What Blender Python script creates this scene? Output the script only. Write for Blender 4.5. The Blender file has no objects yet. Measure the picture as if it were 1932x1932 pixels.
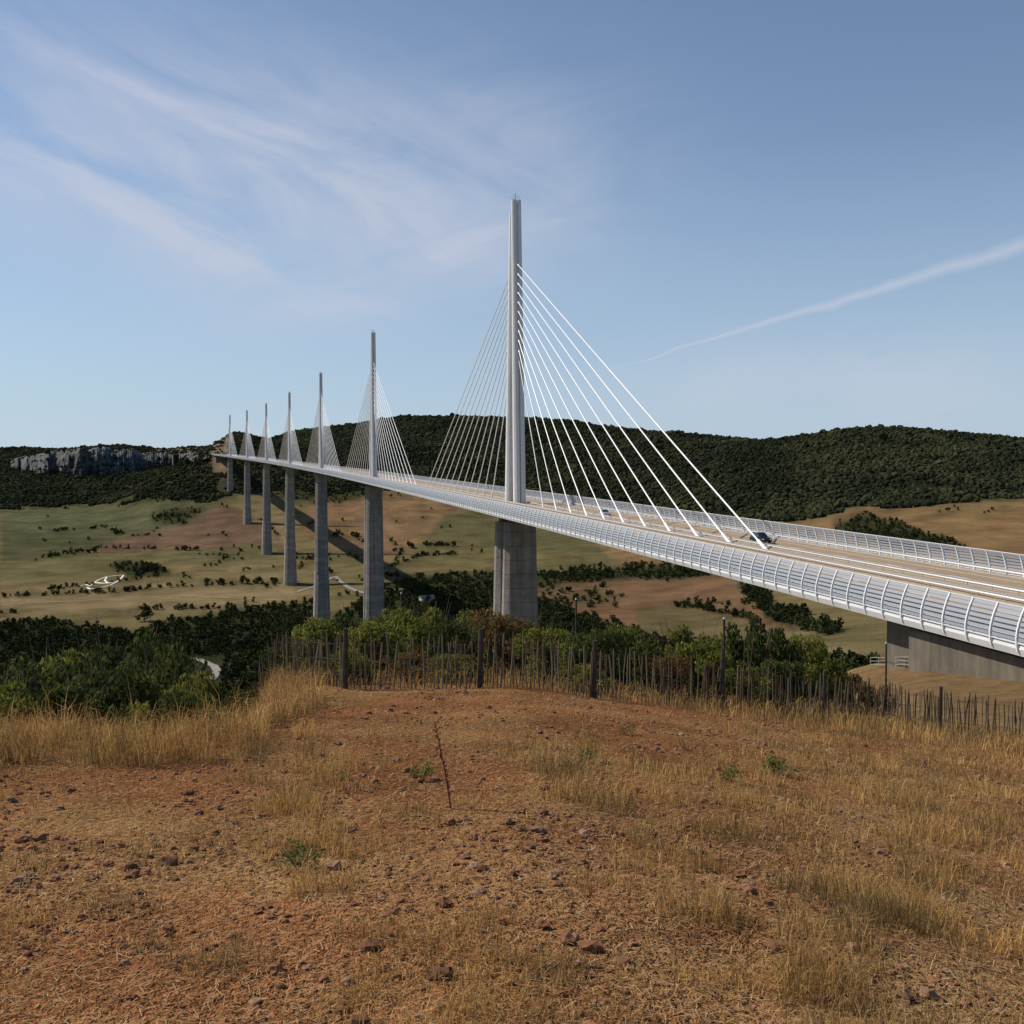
import bpy, math, random
import numpy as np
from mathutils import Vector
random.seed(7); R=np.random.default_rng(11)
SC=bpy.context.scene; COL=SC.collection
F=1994.0; TP=(966-917)/F; PIT=math.atan(TP); CP,SP=math.cos(PIT),math.sin(PIT)
# ------------------------------------------------------------ helpers
def npmesh(name,V,Fa,smooth=False):
    V=np.asarray(V,dtype=np.float32); Fa=np.asarray(Fa,dtype=np.int32)
    me=bpy.data.meshes.new(name); k=Fa.shape[1]
    me.vertices.add(len(V)); me.vertices.foreach_set('co',V.ravel())
    me.loops.add(Fa.size); me.loops.foreach_set('vertex_index',Fa.ravel())
    me.polygons.add(len(Fa)); me.polygons.foreach_set('loop_start',np.arange(len(Fa),dtype=np.int32)*k)
    try: me.polygons.foreach_set('loop_total',np.full(len(Fa),k,dtype=np.int32))
    except Exception: pass
    me.polygons.foreach_set('use_smooth',np.full(len(Fa),smooth,dtype=bool))
    me.update(calc_edges=True)
    return me
def link(name,me,mat=None,parent=None,loc=None):
    o=bpy.data.objects.new(name,me); COL.objects.link(o)
    if mat and me and not me.materials: me.materials.append(mat)
    if parent: o.parent=parent
    if loc is not None: o.location=loc
    return o
def tag(o,label=None,cat=None,group=None,kind=None):
    if label: o['label']=label
    if cat: o['category']=cat
    if group: o['group']=group
    if kind: o['kind']=kind
    return o
def empty(name,loc=(0,0,0),rz=0):
    o=bpy.data.objects.new(name,None); COL.objects.link(o); o.location=loc; o.rotation_euler=(0,0,rz); o.empty_display_size=.2
    return o
class MB:
    def __init__(s): s.v=[]; s.f=[]
    def loft(s,secs,caps=True,closed=True):
        b=len(s.v); n=len(secs[0])
        for q in secs: s.v+= [tuple(p) for p in q]
        for i in range(len(secs)-1):
            for j in range(n if closed else n-1):
                k=(j+1)%n
                s.f.append((b+i*n+j,b+i*n+k,b+(i+1)*n+k,b+(i+1)*n+j))
        if caps and closed:
            s.f.append(tuple(b+j for j in range(n))[::-1]); s.f.append(tuple(b+(len(secs)-1)*n+j for j in range(n)))
        return s
    def box(s,x0,x1,y0,y1,z0,z1):
        return s.loft([[(x0,y0,z0),(x1,y0,z0),(x1,y1,z0),(x0,y1,z0)],[(x0,y0,z1),(x1,y0,z1),(x1,y1,z1),(x0,y1,z1)]])
    def tube(s,pts,rad,n=6,caps=True):
        secs=[]; pts=[Vector(p) for p in pts]
        if not hasattr(rad,'__len__'): rad=[rad]*len(pts)
        for i,p in enumerate(pts):
            d=(pts[min(i+1,len(pts)-1)]-pts[max(i-1,0)]).normalized()
            a=d.cross(Vector((0.13,0.02,1)) if abs(d.z)<.95 else Vector((1,0,0))).normalized(); b=d.cross(a)
            secs.append([p+(a*math.cos(t)+b*math.sin(t))*rad[i] for t in [2*math.pi*k/n for k in range(n)]])
        return s.loft(secs,caps)
    def mesh(s,name):
        me=bpy.data.meshes.new(name); me.from_pydata(s.v,[],s.f); me.update(); return me
    def build(s,name,mat,parent=None,loc=None): return link(name,s.mesh(name),mat,parent,loc)
# noise
def vnoise(x,y,seed=0):
    xi=np.floor(x).astype(np.int64); yi=np.floor(y).astype(np.int64); fx=x-xi; fy=y-yi
    fx=fx*fx*(3-2*fx); fy=fy*fy*(3-2*fy)
    def h(a,b):
        n=(a*374761393+b*668265263+seed*974711)&0xffffffff
        n=((n^(n>>13))*1274126177)&0xffffffff
        return ((n^(n>>16))&0xffff)/65535.0*2-1
    return (h(xi,yi)*(1-fx)+h(xi+1,yi)*fx)*(1-fy)+(h(xi,yi+1)*(1-fx)+h(xi+1,yi+1)*fx)*fy
def fbm(x,y,o=4,seed=0):
    a=1.;t=0;s=0
    for i in range(o):
        t=t+a*vnoise(x*2**i,y*2**i,seed+i); s+=a; a*=.5
    return t/s
def sst(a,b,x): t=np.clip((x-a)/(b-a),0,1); return t*t*(3-2*t)
def proj(X,Y,Z):
    d=Y*CP-Z*SP; return 966+F*X/d, 966-F*(Y*SP+Z*CP)/d
def at(px,py,Y):
    u=(px-966)/F; v=(966-py)/F; k=Y/(CP+v*SP); return (u*k,Y,(v*CP-SP)*k)
# ------------------------------------------------------------ terrain height model
KY=np.array([32,45,60,110,200,306,450,631,957,1284,1610,1934,2257.])
T0={-400:[-12,-20,-30,-52,-80,-100,-112,-122,-131,-124,-111,-86,-55],
250:[-12,-20,-30,-52,-80,-100,-112,-122,-131,-124,-111,-86,-54],
400:[-11,-19,-29,-52,-80,-100,-112,-122,-131,-122,-107,-76,-30],
480:[-9,-16,-26,-50,-78,-98,-110,-120,-131,-122,-106,-71,-22],
600:[-7.5,-13,-22,-45,-75,-95,-108,-118,-131,-120,-103,-68,-25],
760:[-7.2,-12,-20,-40,-62,-78,-92,-104,-120,-114,-98,-62,-20],
966:[-7.2,-12,-20,-38,-58,-74,-86,-97,-112,-110,-95,-60,-15],
1150:[-7.5,-12,-20,-36,-55,-70,-84,-97,-110,-104,-82,-40,20],
1300:[-8,-12,-18,-32,-50,-66,-82,-95,-108,-95,-62,-12,68],
1450:[-8.5,-12,-16.5,-27,-42,-60,-76,-88,-98,-78,-38,30,95],
1600:[-8.4,-12.0,-15,-19.5,-36,-56,-70,-80,-88,-60,-18,55,118],
1750:[-9.0,-12.0,-14,-17.3,-32,-50,-66,-76,-82,-50,-10,60,118],
1932:[-9.5,-12,-13.5,-16.8,-28,-45,-62,-72,-78,-45,-5,60,105],
2300:[-9.5,-12,-13.5,-16,-25,-45,-62,-72,-78,-45,-5,60,105]}
cp=np.array(sorted(T0)); ct=np.array([T0[c] for c in cp],float)
rx=[-400,90,150,235,300,400,440,480,540,600,700,760,850,1000,1100,1200,1300,1400,1450,1500,1600,1650,1700,1790,1932,2300]
ry=[850,837,835,833,841,838,838,832,813,803,790,781,783,785,792,800,812,822,826,820,808,803,805,823,850,880]
yx=[-400,400,480,600,760,966,1150,1300,1450,1600,1932,2300]; yy=[3500,3500,3300,3200,3100,3100,2900,2650,2550,2480,2450,2450]
PXG=np.linspace(-400,2300,541); LYG=np.linspace(math.log(25),math.log(25000),560)
TAB=np.zeros((541,560))
for i,p in enumerate(PXG):
    z=np.array([np.interp(p,cp,ct[:,k]) for k in range(len(KY))])
    Yr=np.interp(p,yx,yy); zr=(917-(np.interp(p,rx,ry)+4))/F*Yr
    ks=[25]+list(KY); zs=[-6.2]+list(z)
    while ks[-1]>Yr*.95: ks.pop(); zs.pop()
    if p<430:
        w=np.clip((430-p)/60,0,1)
        za=zs[-1]+(zr-zs[-1])*.36; zb=zs[-1]+(zr-zs[-1])*.68
        ks+= [2700,3200]; zs+=[w*-18+(1-w)*za, w*62+(1-w)*zb]
    ks+=[Yr,Yr*1.12,Yr*1.5,25000]; zs+=[zr,zr*.98,zr*.6,60]
    TAB[i]=np.interp(LYG,np.log(ks),zs)
def blur(A,n,ax):
    k=np.hanning(n+2)[1:-1]; k/=k.sum()
    P=np.pad(A,[(n//2,n//2) if a==ax else (0,0) for a in (0,1)],mode='edge')
    return np.apply_along_axis(lambda v:np.convolve(v,k,'valid'),ax,P)
TAB=blur(TAB,9,0); TAB=blur(TAB,7,1)
def tabz(px,Y):
    a=np.clip((px+400)/2700*540,0,539.999); b=np.clip((np.log(np.maximum(Y,25.))-LYG[0])/(LYG[1]-LYG[0]),0,558.999)
    i=a.astype(int); j=b.astype(int); a=a-i; b=b-j
    return (TAB[i,j]*(1-a)+TAB[i+1,j]*a)*(1-b)+(TAB[i,j+1]*(1-a)+TAB[i+1,j+1]*a)*b
def height(th,r):
    tc=np.clip(th,-math.radians(34),math.radians(34))
    Y=r*np.cos(tc); X=r*np.sin(th); Yw=r*np.cos(th); px=966+F*np.tan(tc)
    Xe=np.clip((np.sqrt(X*X+1)+X)/2-.5,0,16)
    near=-1.65-.12*np.maximum(Y,0)-.148*Xe
    near=near-.28*np.maximum(Y-14.,0)*sst(530,390,px)
    far=tabz(px,Y); sh=8*sst(1150,1600,px); w=sst(0,1,(Y-25-sh)/(11))
    z=near*(1-w)+far*w
    z=z+100*np.exp(-((X+720)/160)**2-((Yw-2600)/220)**2)
    lY=np.log(np.maximum(r,1))
    z=z+fbm(X/2.1,Yw/2.1,4,3)*.10*sst(60,20,r)*sst(1,4,r)
    z=z+fbm(X/60,Yw/60,4,9)*np.interp(lY,np.log([30,100,600,1500]),[0,1.0,2.5,2.5])
    am=np.interp(lY,np.log([1700,2300,3000,4000]),[0,10,17,10])
    z=z+(fbm(X/330,Yw/330,5,21)-.1)*am*1.3
    return z
NF=900
th=np.concatenate([np.radians(np.linspace(-110,-31.2,60)),np.radians(np.linspace(-31,31,NF)),np.radians(np.linspace(31.2,110,60))])
rr=np.geomspace(.4,20000,720)
TH,RR=np.meshgrid(th,rr,indexing='ij')
ZZ=height(TH,RR); XX=RR*np.sin(TH); YY=RR*np.cos(TH)
lr0=math.log(.4); dlr=(math.log(20000)-lr0)/719
def TM(X,Y):
    X=np.asarray(X,float); Y=np.asarray(Y,float)
    t=np.arctan2(X,Y); r=np.hypot(X,Y)
    a=np.interp(t,th,np.arange(len(th))); b=np.clip((np.log(np.maximum(r,.41))-lr0)/dlr,0,718.99)
    a=np.clip(a,0,len(th)-1.001); i=a.astype(int); j=b.astype(int); a=a-i; b=b-j
    return (ZZ[i,j]*(1-a)+ZZ[i+1,j]*a)*(1-b)+(ZZ[i,j+1]*(1-a)+ZZ[i+1,j+1]*a)*b
GY=np.geomspace(3,3600,4000)
def hit(px,py,ymin=3):
    Yg=GY[GY>=ymin]; X=(px-966)/F*Yg; z=TM(X,Yg); q=proj(X,Yg,z)[1]
    k=np.argmax(q<=py); Y=Yg[k]; return ((px-966)/F*Y,Y,float(z[k]))
def inpoly(px,py,poly):
    c=np.zeros(px.shape,bool); n=len(poly)
    for i in range(n):
        x0,y0=poly[i]; x1,y1=poly[(i+1)%n]
        if y0==y1: continue
        m=((y0>py)!=(y1>py))&(px<(x1-x0)*(py-y0)/(y1-y0)+x0); c^=m
    return c
def nearline(px,py,L,w):
    m=np.zeros(px.shape,bool)
    for (x0,y0),(x1,y1) in zip(L[:-1],L[1:]):
        dx,dy=x1-x0,y1-y0; t=np.clip(((px-x0)*dx+(py-y0)*dy)/(dx*dx+dy*dy),0,1)
        m|=(np.hypot((px-x0-t*dx)*.8,(py-y0-t*dy)*1.3)<w)
    return m
# ground cover layout
PX,PY=proj(XX,np.maximum(YY,.5),ZZ)
wob=fbm(XX/90,YY/90,3,5)
PXw=PX+wob*12; PYw=PY+fbm(XX/100,YY/100,3,6)*5
FIELDS=[([(0,1085),(300,1062),(520,1045),(600,1060),(640,1100),(560,1150),(0,1172)],(.165,.13,.065)),
([(0,1130),(330,1108),(560,1100),(560,1150),(0,1150)],(.21,.16,.085)),
([(0,1055),(180,1030),(520,1036),(530,1062),(330,1068),(90,1096),(0,1100)],(.13,.115,.055)),
([(0,958),(90,960),(330,943),(420,953),(350,990),(240,1010),(180,1030),(0,1062)],(.098,.10,.052)),
([(0,1000),(120,1004),(240,1010),(180,1030),(0,1062)],(.080,.082,.043)),
([(415,953),(500,985),(525,1014),(430,1032),(300,1037),(130,1047),(240,1012),(350,992)],(.145,.092,.062)),
([(550,1000),(590,950),(690,925),(900,940),(860,965),(740,1062),(650,1040),(600,1020)],(.19,.12,.065)),
([(735,1062),(860,962),(960,940),(1200,985),(1160,1062),(930,1082),(728,1084)],(.105,.096,.046)),
([(735,1062),(800,1010),(1000,1040),(1160,1050),(930,1082),(728,1084)],(.135,.112,.052)),
([(1010,1112),(1100,1088),(1370,1083),(1400,1130),(1560,1180),(1660,1200),(1660,1250),(1180,1205),(1030,1155)],(.165,.098,.055)),
([(1200,1150),(1300,1140),(1560,1215),(1500,1230),(1400,1218),(1210,1198)],(.12,.095,.048)),
([(1110,985),(1300,1010),(1480,1030),(1500,1083),(1160,1070)],(.20,.13,.065)),
([(1450,985),(1530,985),(1640,957),(1940,945),(1940,1100),(1700,1090),(1500,1030)],(.21,.135,.065)),
([(430,930),(480,925),(560,960),(560,1040),(520,1030),(480,985)],(.17,.13,.07)),
]
WOODS=[[(-200,1190),(90,1168),(250,1196),(330,1168),(450,1152),(600,1138),(620,1240),(450,1360),(-200,1360)],
[(630,1165),(715,1105),(800,1088),(930,1100),(1020,1132),(1180,1190),(1300,1228),(1640,1262),(1500,1330),(1200,1340),(600,1340)],
[(740,1087),(900,1080),(1040,1082),(1240,1064),(1400,1076),(1400,1086),(1200,1091),(1020,1104),(920,1106),(800,1102)],
[(1385,1100),(1440,1105),(1465,1150),(1600,1190),(1560,1200),(1450,1168)],
[(1570,985),(1640,968),(1720,995),(1830,1035),(1700,1040),(1590,1010)],
[(600,905),(720,925),(640,950),(560,945),(500,925)],
[(60,932),(350,917),(420,930),(340,944),(200,948),(60,962)],
[(225,1060),(300,1068),(320,1080),(250,1088),(200,1072)],[(285,972),(330,955),(390,962),(345,992),(290,985)]]
HEDGE=[[(60,1058),(120,1046),(185,1034),(300,1036)],[(95,1112),(330,1085),(420,1102),(560,1097)],[(730,1072),(800,1048),(862,1046)],[(728,1086),(930,1088),(1165,1066)],[(1160,1068),(1300,1060),(1400,1078)],
[(560,1000),(600,985)],[(640,1008),(690,1024)],[(745,1060),(760,1035),(735,1020)],[(1290,1142),(1400,1165),(1570,1205)],[(0,1126),(200,1118),(330,1107),(520,1100)],[(1020,1108),(1100,1090),(1380,1086)],[(90,1003),(200,995),(240,1010),(300,1012)],
[(415,953),(500,985),(525,1014)],[(795,1028),(862,1030)],[(520,1035),(600,1058),(640,1098)],[(0,1158),(300,1150),(560,1146)],[(590,952),(700,928)]]
bx_=[-400,90,250,400,480,560,640,700,800,900,1150,1300,1450,1530,1600,1700,1790,1932,2300]
by_=[955,957,946,944,930,925,935,922,930,938,955,975,985,985,958,962,948,940,940]
def is_hill(px,py,Y): return (Y>1450)&(py<np.interp(px,bx_,by_))
def bare_left(px,py,X,Y):
    p=(px>285)&(px<440)&(py<860)&(fbm(X/120,Y/120,2,45)>-.2)
    q=(px>130)&(px<300)&(py<840)
    s=(px>398)&(px<432)&(py>860)&(py<892)&(Y>2400)
    return p|q,s
C=np.zeros(XX.shape+(4,),np.float32); C[...,3]=1
C[...,:3]=(.14,.115,.055)
for poly,c in FIELDS: C[inpoly(PXw,PYw,poly)&(YY>600),:3]=c
scr=(fbm(XX/60,YY/60,4,91)>.36)&(YY>600)
C[scr,:3]=C[scr,:3]*.55+np.array((.06,.06,.028))*.45
for L in HEDGE: C[nearline(PX,PY,L,2.6)&(YY>600),:3]=(.05,.05,.025)
hill=is_hill(PXw,PYw,YY); C[hill,:3]=(.042,.044,.024)
c2,c3=bare_left(PXw,PYw,XX,YY)
C[c2&hill,:3]=(.15,.12,.08); C[c3,:3]=(.22,.16,.10)
for w in WOODS: C[inpoly(PXw,PYw,w)&(YY>280),:3]=(.035,.038,.018)
for ax in (0,1):
    for _ in range(2):
        C[...,:3]=(C[...,:3]*2+np.roll(C[...,:3],1,ax)+np.roll(C[...,:3],-1,ax))/4
C[(RR<330)&(RR>27),:3]=(.11,.09,.04)
C[(RR<330)&(RR>27)&(PX>1560),:3]=(.21,.14,.07)
g=fbm(XX/1.7,YY/1.7,4,31)
GR=[[(-600,1290),(590,1280),(600,1330),(470,1395),(300,1440),(-600,1450)],[(1400,1365),(2600,1380),(2600,1980),(1500,1980),(1400,1540)],
[(470,1400),(660,1390),(660,1700),(480,1700)],[(970,1405),(1165,1395),(1170,1540),(990,1540)],[(1200,1430),(1400,1415),(1430,1750),(1205,1750)]]
grm=np.zeros(XX.shape,bool)
for p in GR: grm|=inpoly(PX,PY,p)
nr=RR<=27
mixw=np.clip(g*1.0+.10+.4*grm,0,1)[...,None]
soil=np.array([.262,.118,.052]); straw=np.array([.32,.195,.085])
C[nr,:3]=(soil*(1-mixw)+straw*mixw)[nr]
ni,nj=XX.shape
idx=np.arange(ni*nj).reshape(ni,nj)
Fq=np.stack([idx[:-1,:-1],idx[:-1,1:],idx[1:,1:],idx[1:,:-1]],-1).reshape(-1,4)[:, ::-1]
gm=npmesh('ground',np.stack([XX,YY,ZZ],-1).reshape(-1,3),Fq,True)
ca=gm.color_attributes.new('Col','FLOAT_COLOR','POINT'); ca.data.foreach_set('color',C.reshape(-1))
# ------------------------------------------------------------ materials
def newmat(name):
    m=bpy.data.materials.new(name); m.use_nodes=True; nt=m.node_tree; b=nt.nodes['Principled BSDF']
    return m,nt,b
def N(nt,t): return nt.nodes.new(t)
def mathn(nt,op,a,b=None,clamp=False):
    n=nt.nodes.new('ShaderNodeMath'); n.operation=op; n.use_clamp=clamp
    for i,x in enumerate((a,b)):
        if x is None: continue
        if isinstance(x,(int,float)): n.inputs[i].default_value=x
        else: nt.links.new(x,n.inputs[i])
    return n.outputs[0]
def ramp(nt,fac,stops):
    n=nt.nodes.new('ShaderNodeValToRGB'); e=n.color_ramp.elements
    while len(e)<len(stops): e.new(.5)
    for i,(p,c) in enumerate(stops): e[i].position=p; e[i].color=(*c,1) if len(c)==3 else c
    nt.links.new(fac,n.inputs[0]); return n.outputs[0]
def noise(nt,scale,detail=4,vec=None,rough=.55,coord='Object'):
    n=nt.nodes.new('ShaderNodeTexNoise'); n.inputs['Scale'].default_value=scale; n.inputs['Detail'].default_value=detail; n.inputs['Roughness'].default_value=rough
    if vec is None:
        tc=nt.nodes.new('ShaderNodeTexCoord'); vec=tc.outputs[coord]
    nt.links.new(vec,n.inputs['Vector']); return n.outputs[0]
def mul(nt,c1,c2,f=1.):
    n=nt.nodes.new('ShaderNodeMixRGB'); n.blend_type='MULTIPLY'; n.inputs[0].default_value=f
    nt.links.new(c1,n.inputs[1]); nt.links.new(c2,n.inputs[2]); return n.outputs[0]
def simple(name,col,rough=.7,metal=0,nscale=None,var=.25,spec=.3,bump=0):
    m,nt,b=newmat(name); b.inputs['Roughness'].default_value=rough; b.inputs['Metallic'].default_value=metal
    b.inputs['Specular IOR Level'].default_value=spec
    if nscale:
        f=noise(nt,nscale,3); c=ramp(nt,f,[(.3,[x*(1-var) for x in col]),(.7,[min(1,x*(1+var)) for x in col])])
        nt.links.new(c,b.inputs['Base Color'])
    else: b.inputs['Base Color'].default_value=(*col,1)
    return m
def foliage(name,cols,transl=.25,rough=.75,big=None):
    m,nt,b=newmat(name); g=nt.nodes.new('ShaderNodeNewGeometry')
    c=ramp(nt,g.outputs['Random Per Island'],[(i/(len(cols)-1),x) for i,x in enumerate(cols)])
    if big: c=mul(nt,c,ramp(nt,noise(nt,big,1),[(.35,(.62,.65,.68)),(.65,(1.4,1.3,1.15))]))
    out=nt.nodes['Material Output']
    nt.nodes.remove(b); d=nt.nodes.new('ShaderNodeBsdfDiffuse'); nt.links.new(c,d.inputs[0]); sh=d.outputs[0]
    if transl:
        t=nt.nodes.new('ShaderNodeBsdfTranslucent'); nt.links.new(c,t.inputs[0]); mx=nt.nodes.new('ShaderNodeMixShader'); mx.inputs[0].default_value=transl
        nt.links.new(sh,mx.inputs[1]); nt.links.new(t.outputs[0],mx.inputs[2]); sh=mx.outputs[0]
    nt.links.new(sh,out.inputs[0])
    return m
def ground_mat():
    m,nt,b=newmat('ground'); out=nt.nodes['Material Output']; nt.nodes.remove(b); b=nt.nodes.new('ShaderNodeBsdfDiffuse'); nt.links.new(b.outputs[0],out.inputs[0])
    a=nt.nodes.new('ShaderNodeVertexColor'); a.layer_name='Col'
    c=a.outputs[0]
    for sc,dt,lo,hi in ((.02,2,.70,1.28),(.6,3,.72,1.22),(19.,3,.45,1.42)):
        f=noise(nt,sc,dt,rough=.65); c=mul(nt,c,ramp(nt,f,[(.3,(lo,lo,lo)),(.7,(hi,hi,hi))]))
    nt.links.new(c,b.inputs[0])
    f=noise(nt,12.,3,rough=.8); bn=N(nt,'ShaderNodeBump'); bn.inputs['Strength'].default_value=1.; bn.inputs['Distance'].default_value=.09
    nt.links.new(f,bn.inputs['Height']); nt.links.new(bn.outputs[0],b.inputs['Normal'])
    return m
M={}
M['ground']=ground_mat()
def concrete(name,col):
    m,nt,b=newmat(name); b.inputs['Roughness'].default_value=.85
    tc=nt.nodes.new('ShaderNodeTexCoord'); sx=nt.nodes.new('ShaderNodeSeparateXYZ'); nt.links.new(tc.outputs['Object'],sx.inputs[0])
    fr=mathn(nt,'FRACT',mathn(nt,'DIVIDE',sx.outputs[2],4.0)); ln=mathn(nt,'LESS_THAN',fr,.05)
    fl=mathn(nt,'FLOOR',mathn(nt,'DIVIDE',sx.outputs[2],4.0)); wn=nt.nodes.new('ShaderNodeTexWhiteNoise'); wn.noise_dimensions='1D'; nt.links.new(fl,wn.inputs['W'])
    f=noise(nt,.35,4,rough=.7)
    c=ramp(nt,f,[(.3,[x*.7 for x in col]),(.7,[x*1.2 for x in col])])
    c=mul(nt,c,ramp(nt,wn.outputs[0],[(0,(.82,.82,.82)),(1,(1.07,1.05,1.02))]))
    c=mul(nt,c,ramp(nt,ln,[(0,(1,1,1)),(1,(.6,.6,.6))]))
    mp=nt.nodes.new('ShaderNodeMapping'); mp.inputs['Scale'].default_value=(1.2,1.2,.02); nt.links.new(tc.outputs['Object'],mp.inputs[0])
    s=noise(nt,1.,3,vec=mp.outputs[0]); c=mul(nt,c,ramp(nt,s,[(.35,(.68,.68,.68)),(.65,(1.08,1.08,1.08))]))
    nt.links.new(c,b.inputs['Base Color']); return m
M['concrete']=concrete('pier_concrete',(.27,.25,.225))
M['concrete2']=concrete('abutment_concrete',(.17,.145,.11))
M['steel']=simple('white_painted_steel',(.72,.73,.74),.45,0)
M['mast']=simple('mast_paint',(.58,.58,.57),.5,0,.3,.06)
M['deck']=simple('deck_paint',(.62,.63,.65),.5,0,.3,.08)
M['cable']=simple('cable_sheath',(.85,.85,.85),.4)
M['road']=simple('road_surface',(.33,.24,.15),.9,0,.6,.14)
M['shoulder']=simple('median_gravel',(.36,.28,.19),.9,0,.8,.15)
M['white']=simple('road_paint',(.78,.78,.75),.7)
M['galv']=simple('galvanised_steel',(.5,.5,.5),.45,.6)
M['wire']=simple('rusty_wire',(.06,.045,.035),.7)
M['dark']=simple('dark_rubber',(.02,.02,.02),.6)
M['wood']=foliage('weathered_chestnut',[(.06,.045,.03),(.12,.092,.062),(.20,.16,.11),(.09,.067,.045)],0)
M['post']=simple('dark_post_wood',(.055,.042,.03),.9,0,8,.4)
M['bark']=simple('bark',(.12,.09,.06),.9,0,6,.4)
M['screen']=simple('acrylic_screen',(.33,.35,.38),.25)
M['far']=foliage('wooded_hill_leaves',[(.020,.027,.014),(.034,.039,.021),(.026,.033,.018),(.048,.049,.028)],0,.95,.008)
M['mid']=foliage('valley_tree_leaves',[(.020,.031,.012),(.04,.052,.02),(.055,.065,.025),(.028,.04,.015)],0,big=.03)
M['shrubdark']=foliage('dark_shrub_leaves',[(.03,.048,.015),(.065,.088,.027),(.11,.125,.042),(.045,.063,.019)],.35,big=.8)
M['shrubgreen']=foliage('green_shrub_leaves',[(.08,.105,.024),(.15,.175,.04),(.25,.24,.06),(.11,.13,.03)],.42,big=.8)
M['shrubrust']=foliage('rusty_shrub_leaves',[(.12,.07,.03),(.20,.09,.04),(.10,.10,.03),(.24,.15,.055)],.38)
M['grass']=foliage('dry_grass_blades',[(.48,.31,.12),(.31,.175,.06),(.58,.41,.19),(.21,.125,.05),(.41,.26,.10)],.3,big=.9)
M['straw']=foliage('straw_litter',[(.44,.28,.13),(.28,.15,.07),(.52,.36,.19),(.18,.095,.045)],0)
M['clod']=foliage('soil_clods',[(.18,.085,.045),(.26,.13,.07),(.11,.058,.037),(.32,.20,.13)],0,.95)
M['weed']=foliage('green_weed_leaves',[(.10,.12,.03),(.16,.18,.05),(.07,.09,.03)],.3)
tag(link('ground',gm,M['ground']),kind='structure')
def cliff():
    m,nt,b=newmat('limestone_cliff'); b.inputs['Roughness'].default_value=.9
    tc=nt.nodes.new('ShaderNodeTexCoord'); mp=nt.nodes.new('ShaderNodeMapping'); mp.inputs['Scale'].default_value=(1,1,.3); nt.links.new(tc.outputs['Object'],mp.inputs[0])
    c=ramp(nt,noise(nt,.04,6,vec=mp.outputs[0],rough=.78),[(.42,(.025,.031,.024)),(.51,(.065,.072,.075)),(.68,(.13,.138,.148))]); nt.links.new(c,b.inputs['Base Color'])
    nu,nv=280,18; xs=np.linspace(20,400,nu); secs=[]
    for x in xs:
        yb=np.interp(x,[20,60,110,150,200,250,292,340,400],[884,890,895,900,897,892,884,876,862]); yt=np.interp(x,[20,60,100,125,150,200,250,275,300,340,400],[866,860,854,850,848,844,847,853,855,855,857])+float(fbm(np.array(x/11.),np.array(1.),3,5))*6
        X0,Y0,z0=hit(x,yb,2400); zt=max(at(x,yt,Y0)[2],z0+3); col=[]
        for k in range(nv):
            t=k/(nv-1); zc=z0-4+(zt-z0+4)*t
            fl=float(fbm(np.array(X0/26.),np.array(zc/60.),4,8))*45
            Yc=Y0+fl+60*t*t; col.append(((x-966)/F*Yc,Yc,zc+float(fbm(np.array(X0/9.),np.array(zc/9.),2,3))*3))
        for q in (100,220): col.append((col[nv-1][0]*(Y0+q)/Y0,Y0+q,max(zt-2,0)-(30 if q==220 else 0)))
        secs.append(col)
    o=MB().loft(secs,False,False).build('cliff',m); tag(o,'dark grey limestone cliff band high on the far left hillside','cliff',kind='structure')
    pts=[]
    for c_ in secs:
        for k in (nv-1,nv,6,11,3,1,0,0): pts.append(c_[k])
    return np.array(pts)
CLP=cliff()
# ------------------------------------------------------------ viaduct
PH0=math.radians(13.73); RC=17200.
base1=at(972,950,306)
sg=np.arange(-320,2400,1.0); ph=PH0+(sg)/RC
i0=int(np.argmin(abs(sg)))
cx=np.cumsum(-np.sin(ph)); cy=np.cumsum(np.cos(ph)); cx=cx-cx[i0]+base1[0]; cy=cy-cy[i0]+base1[1]
def dz(s): return base1[2]+.029*s+2.4e-6*s*s*(s>0)
def frame(s):
    p=PH0+s/RC
    return np.array([np.interp(s,sg,cx),np.interp(s,sg,cy),dz(s)]),np.array([-math.sin(p),math.cos(p),0]),np.array([-math.cos(p),-math.sin(p),0])
def P(s,b,z,a=0):
    o,h,l=frame(s); return o+h*a+l*b+np.array([0,0,z])
def dloft(prof,svals,closed=True,caps=True):
    mb=MB(); mb.loft([[P(s,b,z) for b,z in prof] for s in svals],caps,closed); return mb
via=empty('cable_stayed_viaduct',tuple(base1))
tag(via,'long white cable stayed viaduct on tall concrete piers crossing the valley','bridge')
def vpart(mb,name,mat,parent=None):
    mb.v=[(v[0]-base1[0],v[1]-base1[1],v[2]-base1[2]) for v in mb.v]
    return mb.build(name,mat,parent or via)
SV=list(np.arange(-300,2341,6.))
deck=vpart(dloft([(13.9,0),(15.9,-.25),(16.0,-.6),(15.8,-1.15),(12.2,-1.8),(3.2,-4.2),(-3.2,-4.2),(-12.2,-1.8),(-15.8,-1.15),(-16.0,-.6),(-15.9,-.25),(-13.9,0)],SV),'deck',M['deck'])
for sgn in (1,-1):
    vpart(dloft([(13.6*sgn,.02),(2.9*sgn,.02)],SV,False),'road_surface',M['road'],deck)
mk=MB()
for sgn in (1,-1):
    for b,w in ((12.9,.11),(10.4,.09),(3.7,.09)):
        mk.loft([[P(s,(b+w)*sgn,.03),P(s,(b-w)*sgn,.03)] for s in SV],False,False)
    for s in np.arange(-296,700,13.):
        mk.loft([[P(q,7.1*sgn,.03),P(q,6.9*sgn,.03)] for q in (s,s+3.5)],False,False)
vpart(mk,'lane_marking',M['white'],deck)
vpart(dloft([(2.6,.005),(2.6,.16),(-2.6,.16),(-2.6,.005)],SV),'median_strip',M['shoulder'],deck)
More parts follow.
